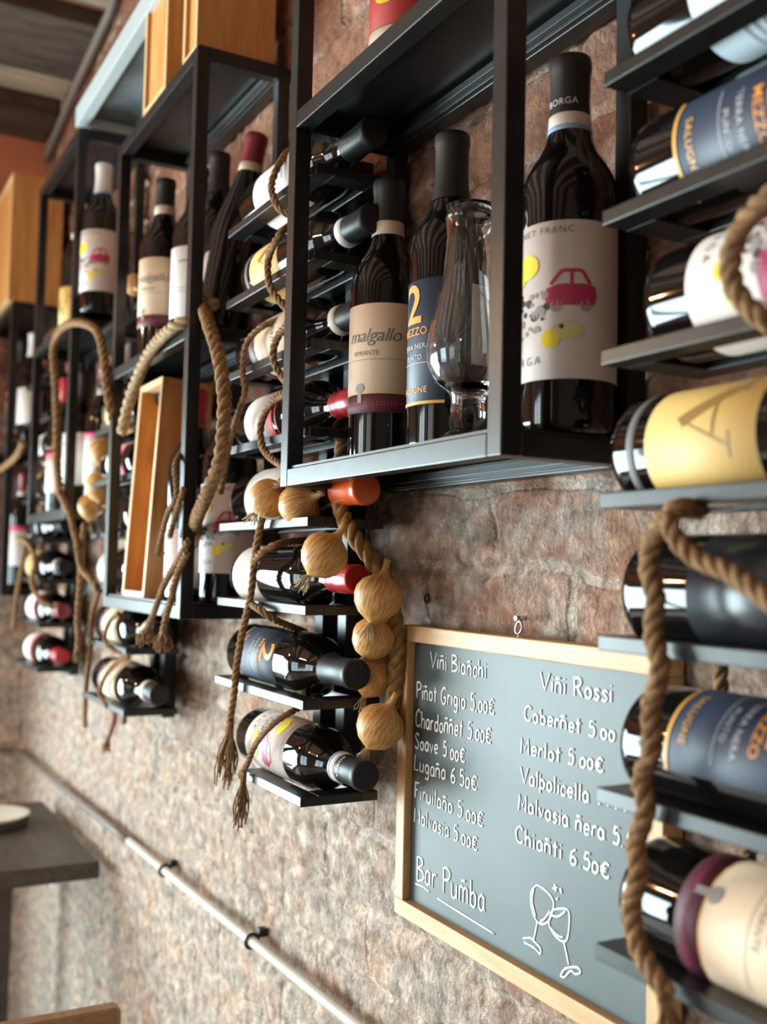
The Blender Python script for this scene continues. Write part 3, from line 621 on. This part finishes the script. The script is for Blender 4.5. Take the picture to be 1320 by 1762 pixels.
def b7(x, y): return at(660+x/2.374, 1020+y/2.374, YB)
ch = MB(); rj = random.Random(5)
def chalk_line(pts, rad=.00085):
    P = [Vector((p[0], YB-.0002, p[2])) for p in pts]
    n0 = len(ch.bm.verts); rr = random.Random(len(P)+n0)
    ch.tube(P, lambda t: rad*(.78+.4*rr.random()), 6)
    for v in list(ch.bm.verts)[n0:]: v.co.y = -.0150+(v.co.y+.0150)*.16-.0004
def write(txt, x0, y0, x1, y1, cap, rad=.0011):
    global ch
    a, b_ = b7(x0, y0), b7(x1, y1); h = b7(x0, y0-cap).z-a.z
    W = sum(FONT[c][0]+.09 for c in txt); wx = (b_.x-a.x)/W; dz = (b_.z-a.z)
    x = 0
    for c in txt:
        w, strokes = FONT[c]; jy = rj.uniform(-.03, .03); sl = rj.uniform(-.02, .05)
        for s in strokes:
            sm = s[0] == '~'; pp = [tuple(map(float, q.split(','))) for q in s.lstrip('~').split()]
            v = [Vector((u, k, 0)) for u, k in pp]
            v = catmull(v, 5) if sm else v
            chalk_line([(a.x+(x+q.x+q.y*sl)*wx, 0, a.z+dz*(x+q.x)/W+(q.y+jy)*h) for q in v], rad)
        x += w+.09
    ch.build('chalk_writing', M['chalk'], r); ch = MB()
write('Vini Bianchi', 190, 305, 425, 352, 65, .0011); write('Pinot Grigio 5,00E', 135, 430, 458, 500, 66); write('Chardonnet 5.00E', 130, 545, 445, 618, 68)
write('Soave 5.00E', 128, 632, 338, 697, 62); write('Lugana 6.50E', 124, 722, 387, 812, 64); write('Firuilano 5.00E', 127, 835, 412, 960, 64); write('Malvasia 5.00E', 125, 935, 388, 1058, 62)
write('Bar Pumba', 135, 1172, 420, 1308, 100, .0013); write('Vini Rossi', 640, 395, 942, 450, 72, .0013)
write('Cabernet 5.00', 575, 520, 952, 612, 60, .0012); write('Merlot 5.00E', 560, 655, 907, 735, 62, .0012); write('Valpolicella', 560, 775, 845, 862, 64, .0012); write('- - - -', 875, 862, 1000, 898, 30, .0009)
write('Malvasia nera 5.50E', 550, 885, 1105, 1085, 66, .0012); write('Chianti 6.50E', 540, 1015, 932, 1172, 66, .0012)
def doodle(pts, sm=True, rad=.0010):
    v = [b7(x, y) for x, y in pts]; chalk_line(catmull(v, 6) if sm else v, rad)
doodle([(130, 1188), (160, 1200), (187, 1222)]); doodle([(220, 1248), (330, 1318), (455, 1395)])
doodle([(625, 1195), (605, 1220), (603, 1270), (618, 1325), (640, 1352), (672, 1345), (692, 1300), (694, 1260), (672, 1225), (640, 1200), (625, 1195)]); doodle([(615, 1205), (608, 1260), (622, 1322)])
doodle([(628, 1345), (622, 1380), (613, 1420)]); doodle([(570, 1412), (600, 1410), (612, 1420), (640, 1450), (640, 1475), (615, 1450), (575, 1428)])
doodle([(640, 1345), (660, 1330), (680, 1300)]); doodle([(676, 1340), (690, 1300), (730, 1290), (756, 1300), (760, 1345), (752, 1410), (735, 1425), (705, 1405), (680, 1365), (676, 1335)]); doodle([(686, 1318), (715, 1322), (745, 1300)]); doodle([(684, 1370), (712, 1400), (734, 1408)])
doodle([(737, 1425), (748, 1475), (757, 1520)]); doodle([(725, 1560), (745, 1535), (790, 1530), (805, 1550), (785, 1558), (765, 1545), (740, 1570), (722, 1565)])
doodle([(700, 1190), (706, 1220)], False, .0014); doodle([(722, 1205), (728, 1228)], False, .0013); doodle([(709, 1245), (711, 1255)], False, .0015); doodle([(692, 1208), (715, 1204)], False, .0012)
ch.build('chalk_drawing', M['chalk'], r)

# ------------------------------------------------------------------ onion braid
om, nt, bs, N, L = nodes('onion_skin')
tc = N.new('ShaderNodeTexCoord'); gx = N.new('ShaderNodeSeparateXYZ'); L.new(tc.outputs['Object'], gx.inputs[0])
an = N.new('ShaderNodeMath'); an.operation = 'ARCTAN2'; L.new(gx.outputs[1], an.inputs[0]); L.new(gx.outputs[0], an.inputs[1])
cb = N.new('ShaderNodeCombineXYZ'); L.new(an.outputs[0], cb.inputs[0])
sz = N.new('ShaderNodeMath'); sz.operation = 'MULTIPLY'; sz.inputs[1].default_value = 9; L.new(gx.outputs[2], sz.inputs[0]); L.new(sz.outputs[0], cb.inputs[1])
nz = N.new('ShaderNodeTexNoise'); nz.inputs['Scale'].default_value = 9; nz.inputs['Detail'].default_value = 6; L.new(cb.outputs[0], nz.inputs['Vector'])
rp = N.new('ShaderNodeValToRGB'); rp.color_ramp.elements[0].position = .36; rp.color_ramp.elements[0].color = (.46, .20, .045, 1); rp.color_ramp.elements[1].position = .66; rp.color_ramp.elements[1].color = (.76, .45, .17, 1)
L.new(nz.outputs[0], rp.inputs[0]); L.new(rp.outputs[0], bs.inputs['Base Color']); bs.inputs['Roughness'].default_value = .42
bp = N.new('ShaderNodeBump'); bp.inputs['Strength'].default_value = .3; bp.inputs['Distance'].default_value = .002; L.new(nz.outputs[0], bp.inputs['Height']); L.new(bp.outputs[0], bs.inputs['Normal'])
M['onion'] = om
ONION = MB().lathe([(0, -.0275), (.0022, -.0272), (.0035, -.0252), (.0085, -.0225), (.0160, -.0178), (.0222, -.0095), (.0245, .000), (.0238, .0075), (.0195, .0150), (.0125, .0200), (.0066, .0232), (.0040, .0275), (.0032, .034), (.0036, .039), (0, .040)], 36)
for v in ONION.bm.verts:
    a = math.atan2(v.co.y, v.co.x); k = 1+.022*math.sin(3*a+1)+.010*math.sin(8*a)+.006*math.sin(17*a+2); v.co.x *= k; v.co.y *= k
ONION = ONION.mesh('onion')
ROOT_M = MB()
for k in range(16):
    a = k*2.4; ROOT_M.tube([(.002*math.cos(a), .002*math.sin(a), -.025), (.0045*math.cos(a), .0045*math.sin(a), -.032), (.008*math.cos(a+.4), .008*math.sin(a+.4), -.038-.004*(k % 3))], .0006, 4)
ROOT_M = ROOT_M.mesh('root_tuft')
def onion(parent, c, axis, s):
    z = Vector(axis).normalized(); x = z.orthogonal().normalized(); y = z.cross(x)
    m = Matrix(((x.x, y.x, z.x, c[0]), (x.y, y.y, z.y, c[1]), (x.z, y.z, z.z, c[2]), (0, 0, 0, 1))) @ Matrix.Scale(s, 4)
    o = obj('onion', ONION, None if ONION.materials else M['onion'], parent); o.matrix_basis = m
    q = obj('root_tuft', ROOT_M, None if ROOT_M.materials else M['ropel'], o)
    return o
def plait(name, pts, r, m, parent=None, turns=26, strands=3, n=6):
    P = catmull(pts, 10); Ls = [0]
    for i in range(1, len(P)): Ls.append(Ls[-1]+(P[i]-P[i-1]).length)
    Lt = Ls[-1]; S = max(24, int(turns*10)); b = MB()
    def pt(s):
        i = min(max(1, int(np.searchsorted(Ls, s))), len(P)-1); t = (s-Ls[i-1])/max(1e-9, Ls[i]-Ls[i-1])
        return P[i-1].lerp(P[i], t)
    cen = [pt(Lt*k/S) for k in range(S+1)]
    t0 = (cen[1]-cen[0]).normalized(); nr = t0.orthogonal().normalized(); fr = []
    for i in range(S+1):
        t = (cen[min(i+1, S)]-cen[max(i-1, 0)]).normalized(); nr = (nr-t*nr.dot(t)).normalized(); fr.append((nr.copy(), t.cross(nr)))
    for j in range(strands):
        ph = 2*PI*j/strands
        pts_ = [cen[i]+(fr[i][0]*math.cos(ph+2*PI*turns*i/S)+fr[i][1]*math.sin(ph+2*PI*turns*i/S))*r*.52 for i in range(S+1)]
        b.tube(pts_, r*.56, n)
    return b.build(name, m, parent)
r = tag(empty('onion_braid', (0, 0, 0)), 'braid of yellow onions hanging from the rack over the corner of the chalkboard', 'onions')
plait('plait', [at(592, 700, -.05), at(590, 770, -.058), at(583, 850, -.075), at(598, 905, -.08), at(640, 965, -.065), at(668, 1010, -.045), at(680, 1070, -.035), at(684, 1120, -.032), at(680, 1180, -.03), at(672, 1235, -.03)], .0088, M['plait'], r, turns=9, strands=3)
for (px, py, Y, ax, s) in ((462, 858, -.128, (.5, .2, .45), .92), (516, 868, -.107, (.75, .25, .25), .98), (557, 955, -.120, (.35, .4, .75), .97), (650, 1028, -.062, (.1, .2, .95), 1.02), (642, 1098, -.055, (.45, .1, .75), .92), (641, 1166, -.045, (.2, .3, .9), .86), (653, 1250, -.050, (.3, .3, .85), 1.0)):
    onion(r, at(px, py, Y), ax, s)
r = tag(empty('onion_braid', (0, 0, 0)), 'small far braid of onions in the lower bay behind the open wooden case shelf', 'onions')
for (px, py, Y, ax, s) in ((158, 872, -.10, (.1, .1, 1), 1.1), (175, 838, -.09, (-.3, .1, .8), 1.3), (176, 778, -.09, (0, .2, 1), 1.05)):
    onion(r, at(px, py, Y), ax, s)
plait('plait', [at(183, 700, -.07), at(180, 760, -.07), at(172, 830, -.07), at(165, 880, -.07)], .008, M['plait'], r, turns=5)
r = tag(empty('onion_braid', (0, 0, 0)), 'golden bulbs on a twisted cord hanging left of the cream labelled bottle behind the post', 'onions')
for (px, py, Y, ax, s) in ((232, 490, -.09, (.8, .0, -.5), .8), (262, 562, -.10, (0, .1, 1), .85), (268, 528, -.10, (0, .1, 1), .6)):
    onion(r, at(px, py, Y), ax, s)
plait('plait', [at(292, 385, -.07), at(268, 410, -.08), at(262, 460, -.085), at(266, 500, -.09), at(265, 545, -.09)], .0042, M['rope'], r, turns=9)

# ------------------------------------------------------------------ jute ropes
def frays(p, d, n, ln, spread, m, parent, rad=.0009):
    b = MB(); d = Vector(d).normalized(); rr = random.Random(int(abs(p[0])*9999))
    u = d.orthogonal().normalized(); v = d.cross(u)
    for k in range(n):
        a = rr.random()*2*PI; q = spread*(.25+.75*rr.random()); l = ln*(.55+.45*rr.random())
        o = (u*math.cos(a)+v*math.sin(a))
        b.tube(catmull([p+o*.003, p+d*l*.35+o*q*.35, p+d*l*.7+o*q*.8+u*rr.uniform(-.004, .004), p+d*l+o*q], 4), rad, 4)
    return b.build('frayed_end', m, parent)
def rope(label, paths, rad, m='rope', ends=(), pitch=None, strands=3):
    r = tag(empty('jute_rope', (0, 0, 0)), label, 'rope', 'jute ropes wound through the racks')
    for p in paths:
        pts = [at(*q) for q in p]; ln = sum((pts[i+1]-pts[i]).length for i in range(len(pts)-1))
        plait('rope_strand', pts, rad, M[m], r, turns=max(3, ln/(pitch or rad*6.0)), strands=strands)
    for (e, d, n, l, sp) in ends: frays(at(*e), d, n, l, sp, M[m], r)
    return r
F = -.130
rope('thick jute rope hanging before the near rack and chalkboard, frayed at the bottom',
     [[(1205, 878, -.100), (1165, 876, F-.004), (1130, 915, F), (1116, 970, F), (1128, 1030, F), (1124, 1090, F), (1136, 1150, F), (1120, 1220, F), (1122, 1290, F), (1104, 1340, F), (1112, 1390, F), (1094, 1450, F), (1098, 1500, F), (1086, 1560, F), (1096, 1620, F), (1120, 1668, F), (1150, 1715, F)]],
     .0062, ends=[((1140, 1705, F), (.5, -.15, -1), 46, .06, .014)], pitch=.030)
rope('jute rope crossing the dark bottle from the knot to the right edge', [[(1148, 886, F-.012), (1165, 930, F-.010), (1200, 962, F-.006), (1255, 985, F-.004), (1320, 1030, F-.004), (1400, 1090, F)]], .0058, pitch=.030)
rope('jute rope loop tied round the white labelled bottle at the right edge', [[(1390, 300, -.105), (1330, 335, F), (1280, 385, F), (1258, 440, F), (1262, 490, F), (1290, 530, F+.004), (1330, 560, F+.01), (1390, 600, -.10)]], .0062, pitch=.030)
rope('short jute rope hanging on the bricks behind the near rack, right of the chalkboard', [[(1244, 1090, -.02), (1240, 1150, -.02), (1246, 1215, -.02), (1290, 1300, -.02), (1300, 1420, -.02), (1288, 1480, -.02), (1300, 1560, -.02)]], .0052, pitch=.03)
G = -.128
rope('jute rope zigzagging through the rack beside the onion braid, frayed tassel at its foot',
     [[(520, 250, -.05), (490, 268, -.11), (468, 315, G), (478, 355, G), (505, 375, -.11), (520, 395, -.06)],
      [(520, 380, -.08), (485, 400, G), (462, 445, G), (466, 495, G), (492, 530, G+.01), (505, 550, G), (480, 575, G), (470, 615, G), (490, 655, G+.01), (510, 668, G), (470, 690, G), (449, 730, G), (455, 775, G), (490, 805, G), (500, 815, G), (474, 840, G), (452, 890, G), (440, 950, G), (432, 1020, G), (420, 1075, G), (408, 1140, G), (402, 1200, G), (392, 1262, G)],
      [(434, 1040, G), (452, 1052, G-.002), (480, 1070, -.11), (525, 1088, -.06)], [(436, 968, G-.002), (455, 948, G), (485, 935, -.11), (528, 930, -.06)]],
     .0043, ends=[((398, 1240, G), (-.22, 0, -1), 44, .082, .013)], pitch=.026)
rope('thin jute rope wrapped round the lowest tray bottle, long frayed strands below', [[(545, 1205, -.05), (515, 1218, -.10), (470, 1245, G), (440, 1280, G), (425, 1315, G), (412, 1335, G)]], .0036, ends=[((420, 1325, G), (-.2, 0, -1), 34, .074, .010)], pitch=.022)
rope('dark jute rope drooping along the rack between the red capped bottle and the thick rope', [[(500, 545, -.09), (455, 560, -.118), (425, 590, G), (418, 640, G), (422, 670, G), (412, 705, G), (398, 750, G), (388, 800, G), (380, 850, G)]], .0038, pitch=.025)
H = -.152
rope('thick jute rope draped over the middle shelf, whipped end hanging before the wooden case', [[(372, 520, -.10), (335, 548, -.13), (300, 562, H), (262, 600, H), (235, 655, H), (220, 700, H), (210, 745, H)]], .0088, m='ropel', pitch=.05)
rope('thick twisted jute rope hanging right of the post down to the lower shelf', [[(345, 510, -.10), (360, 560, -.14), (376, 610, -.146), (386, 680, -.146), (384, 750, -.146), (376, 800, -.146), (352, 860, -.146), (338, 895, -.13), (330, 940, -.10)]], .0088, pitch=.045)
rope('thin jute cord with a small knot beside the wooden case', [[(318, 770, -.13), (302, 800, H), (304, 850, H), (290, 880, H), (280, 915, H), (272, 950, H)], [(316, 840, H), (298, 900, H), (292, 925, H)]], .0040, pitch=.022, ends=[((275, 940, H), (0, 0, -1), 10, .018, .006)])
rope('jute rope with two brushed out tassels at the foot of the shelf post', [[(324, 930, H), (306, 965, H), (285, 1000, H), (268, 1045, H), (252, 1085, H)], [(322, 950, H-.004), (306, 985, H-.004), (296, 1025, H-.004), (286, 1060, H-.004), (280, 1090, H-.004)]], .0046, pitch=.026,
     ends=[((256, 1072, H), (-.35, 0, -1), 60, .034, .016), ((281, 1080, H-.004), (0, 0, -1), 60, .034, .016)])
rope('jute rope arching over the far middle shelf post, hanging down both sides', [[(104, 850, -.150), (98, 790, -.150), (98, 720, -.150), (95, 650, -.150), (92, 600, -.150), (102, 570, -.150), (122, 556, -.152), (150, 558, -.150), (170, 575, -.150), (180, 620, -.150), (183, 655, -.150), (190, 700, -.145), (196, 740, -.13)]], .0078, pitch=.05)
rope('jute rope trailing from the far shelf foot down past the paired bottles', [[(100, 845, -.15), (118, 880, -.15), (132, 930, -.15), (140, 975, -.15), (160, 1000, -.15), (172, 1020, -.14)], [(146, 900, -.14), (140, 960, -.14), (138, 1010, -.14), (134, 1060, -.14), (136, 1100, -.14), (134, 1120, -.14)]], .0062, pitch=.04, ends=[((134, 1112, -.14), (0, 0, -1), 20, .03, .01)])
rope('faded jute rope hanging left of the paired bottles under the wooden case', [[(170, 1015, -.12), (158, 1060, -.12), (156, 1110, -.12), (150, 1160, -.12), (146, 1210, -.11), (146, 1250, -.08)]], .0050, pitch=.035)
rope('jute rope looped round both bottles under the open wooden case, tails hanging below', [[(205, 1055, -.120), (188, 1070, -.124), (180, 1100, -.124), (196, 1120, -.122), (222, 1128, -.115), (200, 1140, -.122), (180, 1165, -.124), (172, 1195, -.124), (185, 1215, -.12)], [(200, 1215, -.10), (195, 1245, -.10), (184, 1275, -.10)], [(216, 1215, -.08), (214, 1245, -.08)]], .0040, pitch=.03, ends=[((186, 1268, -.10), (-.1, 0, -1), 26, .03, .008)])
rope('jute rope winding down the farthest rack beside the yellow label bottle', [[(30, 925, -.13), (48, 935, -.135), (60, 960, -.135), (55, 1000, -.135), (68, 1030, -.13), (90, 1045, -.11)], [(45, 925, -.13), (36, 980, -.13), (28, 1030, -.13), (24, 1085, -.13)]], .0055, pitch=.04)
rope('jute rope sagging across the farthest shelf at the left edge, orange tipped', [[(-20, 820, -.15), (5, 805, -.15), (28, 785, -.15), (40, 760, -.15)]], .0080, pitch=.05)

w0 = at(736, 1030, -.008)
tag(MB().tube([(w0.x+.0042*math.cos(a), -.009, w0.z+.0042*math.sin(a)) for a in np.linspace(0, 2*PI, 17)], .0014, 6).build('wall_plug', M['coaster']), 'small hollow wall plug in the bricks above the chalkboard corner', 'wall plug')

# ------------------------------------------------------------------ pipes on the wall
r = tag(empty('wall_pipe', (0, 0, 0)), 'pale painted pipe running low along the brick wall on small clips', 'pipe')
pp = [Vector((ROOM['x0']+.02, -.30, -.545)), Vector((ROOM['x0']+.02, -.06, -.545)), Vector((ROOM['x0']+.06, -.022, -.545))]
pp += [Vector((x, -.022, -.545+.05*(x+3.2)/2.4)) for x in (-2.9, -2.2, -1.5, -.8, 0, 1.5)]
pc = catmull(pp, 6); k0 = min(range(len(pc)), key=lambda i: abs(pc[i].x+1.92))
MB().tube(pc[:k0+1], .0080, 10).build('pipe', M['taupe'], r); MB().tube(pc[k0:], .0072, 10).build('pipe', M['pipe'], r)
for x in (-1.345, -1.74, -.6):
    zz = -.545+.05*(x+3.2)/2.4; b = MB()
    b.tube([(x, -.022+.0095*math.cos(a), zz+.0095*math.sin(a)) for a in np.linspace(0, 2*PI, 17)], .0022, 6); b.box(x-.006, x+.006, -.014, -.002, zz+.005, zz+.016, .001).build('pipe_clip', M['black_foil'], r)
tag(MB().tube([at(215, -60, -.02), at(190, 20, -.02), at(130, 150, -.02), at(84, 262, -.02), at(80, 275, -.02)], .011, 10).build('conduit', M['conduit']), 'dull grey conduit running along the top of the wall below the ceiling beams', 'pipe')

# ------------------------------------------------------------------ tables and chair at the lower left
r = tag(empty('table', (0, 0, -ZC)), 'dark stained table abutting the wall in the lower left corner', 'table')
ztab = -.600
MB().box(-2.74, -2.145, -.75, -.028, ztab-.035+ZC, ztab+ZC, .004).build('table_top', M['table'], r)
for (x, y) in ((-2.70, -.71), (-2.22, -.71), (-2.70, -.215), (-2.22, -.215)):
    MB().box(x-.028, x+.028, y-.028, y+.028, 0, ztab-.035+ZC, .003).build('leg', M['table'], r)
r = tag(empty('plate', (-2.53, -.185, ztab)), 'round cream plate on a dark round mat on the dark table', 'plate')
MB().lathe([(0, .020), (.07, .020), (.085, .027), (.088, .026), (.074, .0155), (.05, .0152), (0, .0152)], 40).build('dish', M['ceramic'], r)
MB().lathe([(0, 0), (.083, 0), (.085, .003), (.085, .013), (.083, .015), (0, .015)], 40).build('mat', M['coaster'], r)
def chair(x, y, rz, label, top=.83):
    r = tag(empty('chair', mat=Matrix.Translation((x, y, -ZC)) @ Matrix.Rotation(math.radians(rz), 4, 'Z')), label, 'chair', 'wooden chairs at the tables')
    for (a, b_) in ((-.19, .19), (.19, .19)): MB().tube([(a, b_, 0), (a*.96, b_*.96, .44)], lambda t: .013+.006*t, 10).build('leg', M['chairw'], r)
    for a in (-.19, .19): MB().tube(catmull([(a, -.20, 0), (a, -.19, .44), (a, -.21, .65), (a, -.235, top-.01)], 5), .015, 10).build('leg', M['chairw'], r)
    MB().box(-.21, .21, -.20, .21, .435, .46, .008).build('seat', M['chairw'], r)
    MB().box(-.215, .215, -.252, -.222, top-.12, top, .006).build('backrest', M['chairw'], r)
chair(-1.552, -.423, 90, 'wooden chair whose backrest top shows at the bottom left edge')

# ------------------------------------------------------------------ lift everything from eye level to the floor datum
for o in list(sc.objects):
    if o.parent is None and o.type in ('MESH', 'EMPTY'):
        o.location.z += ZC
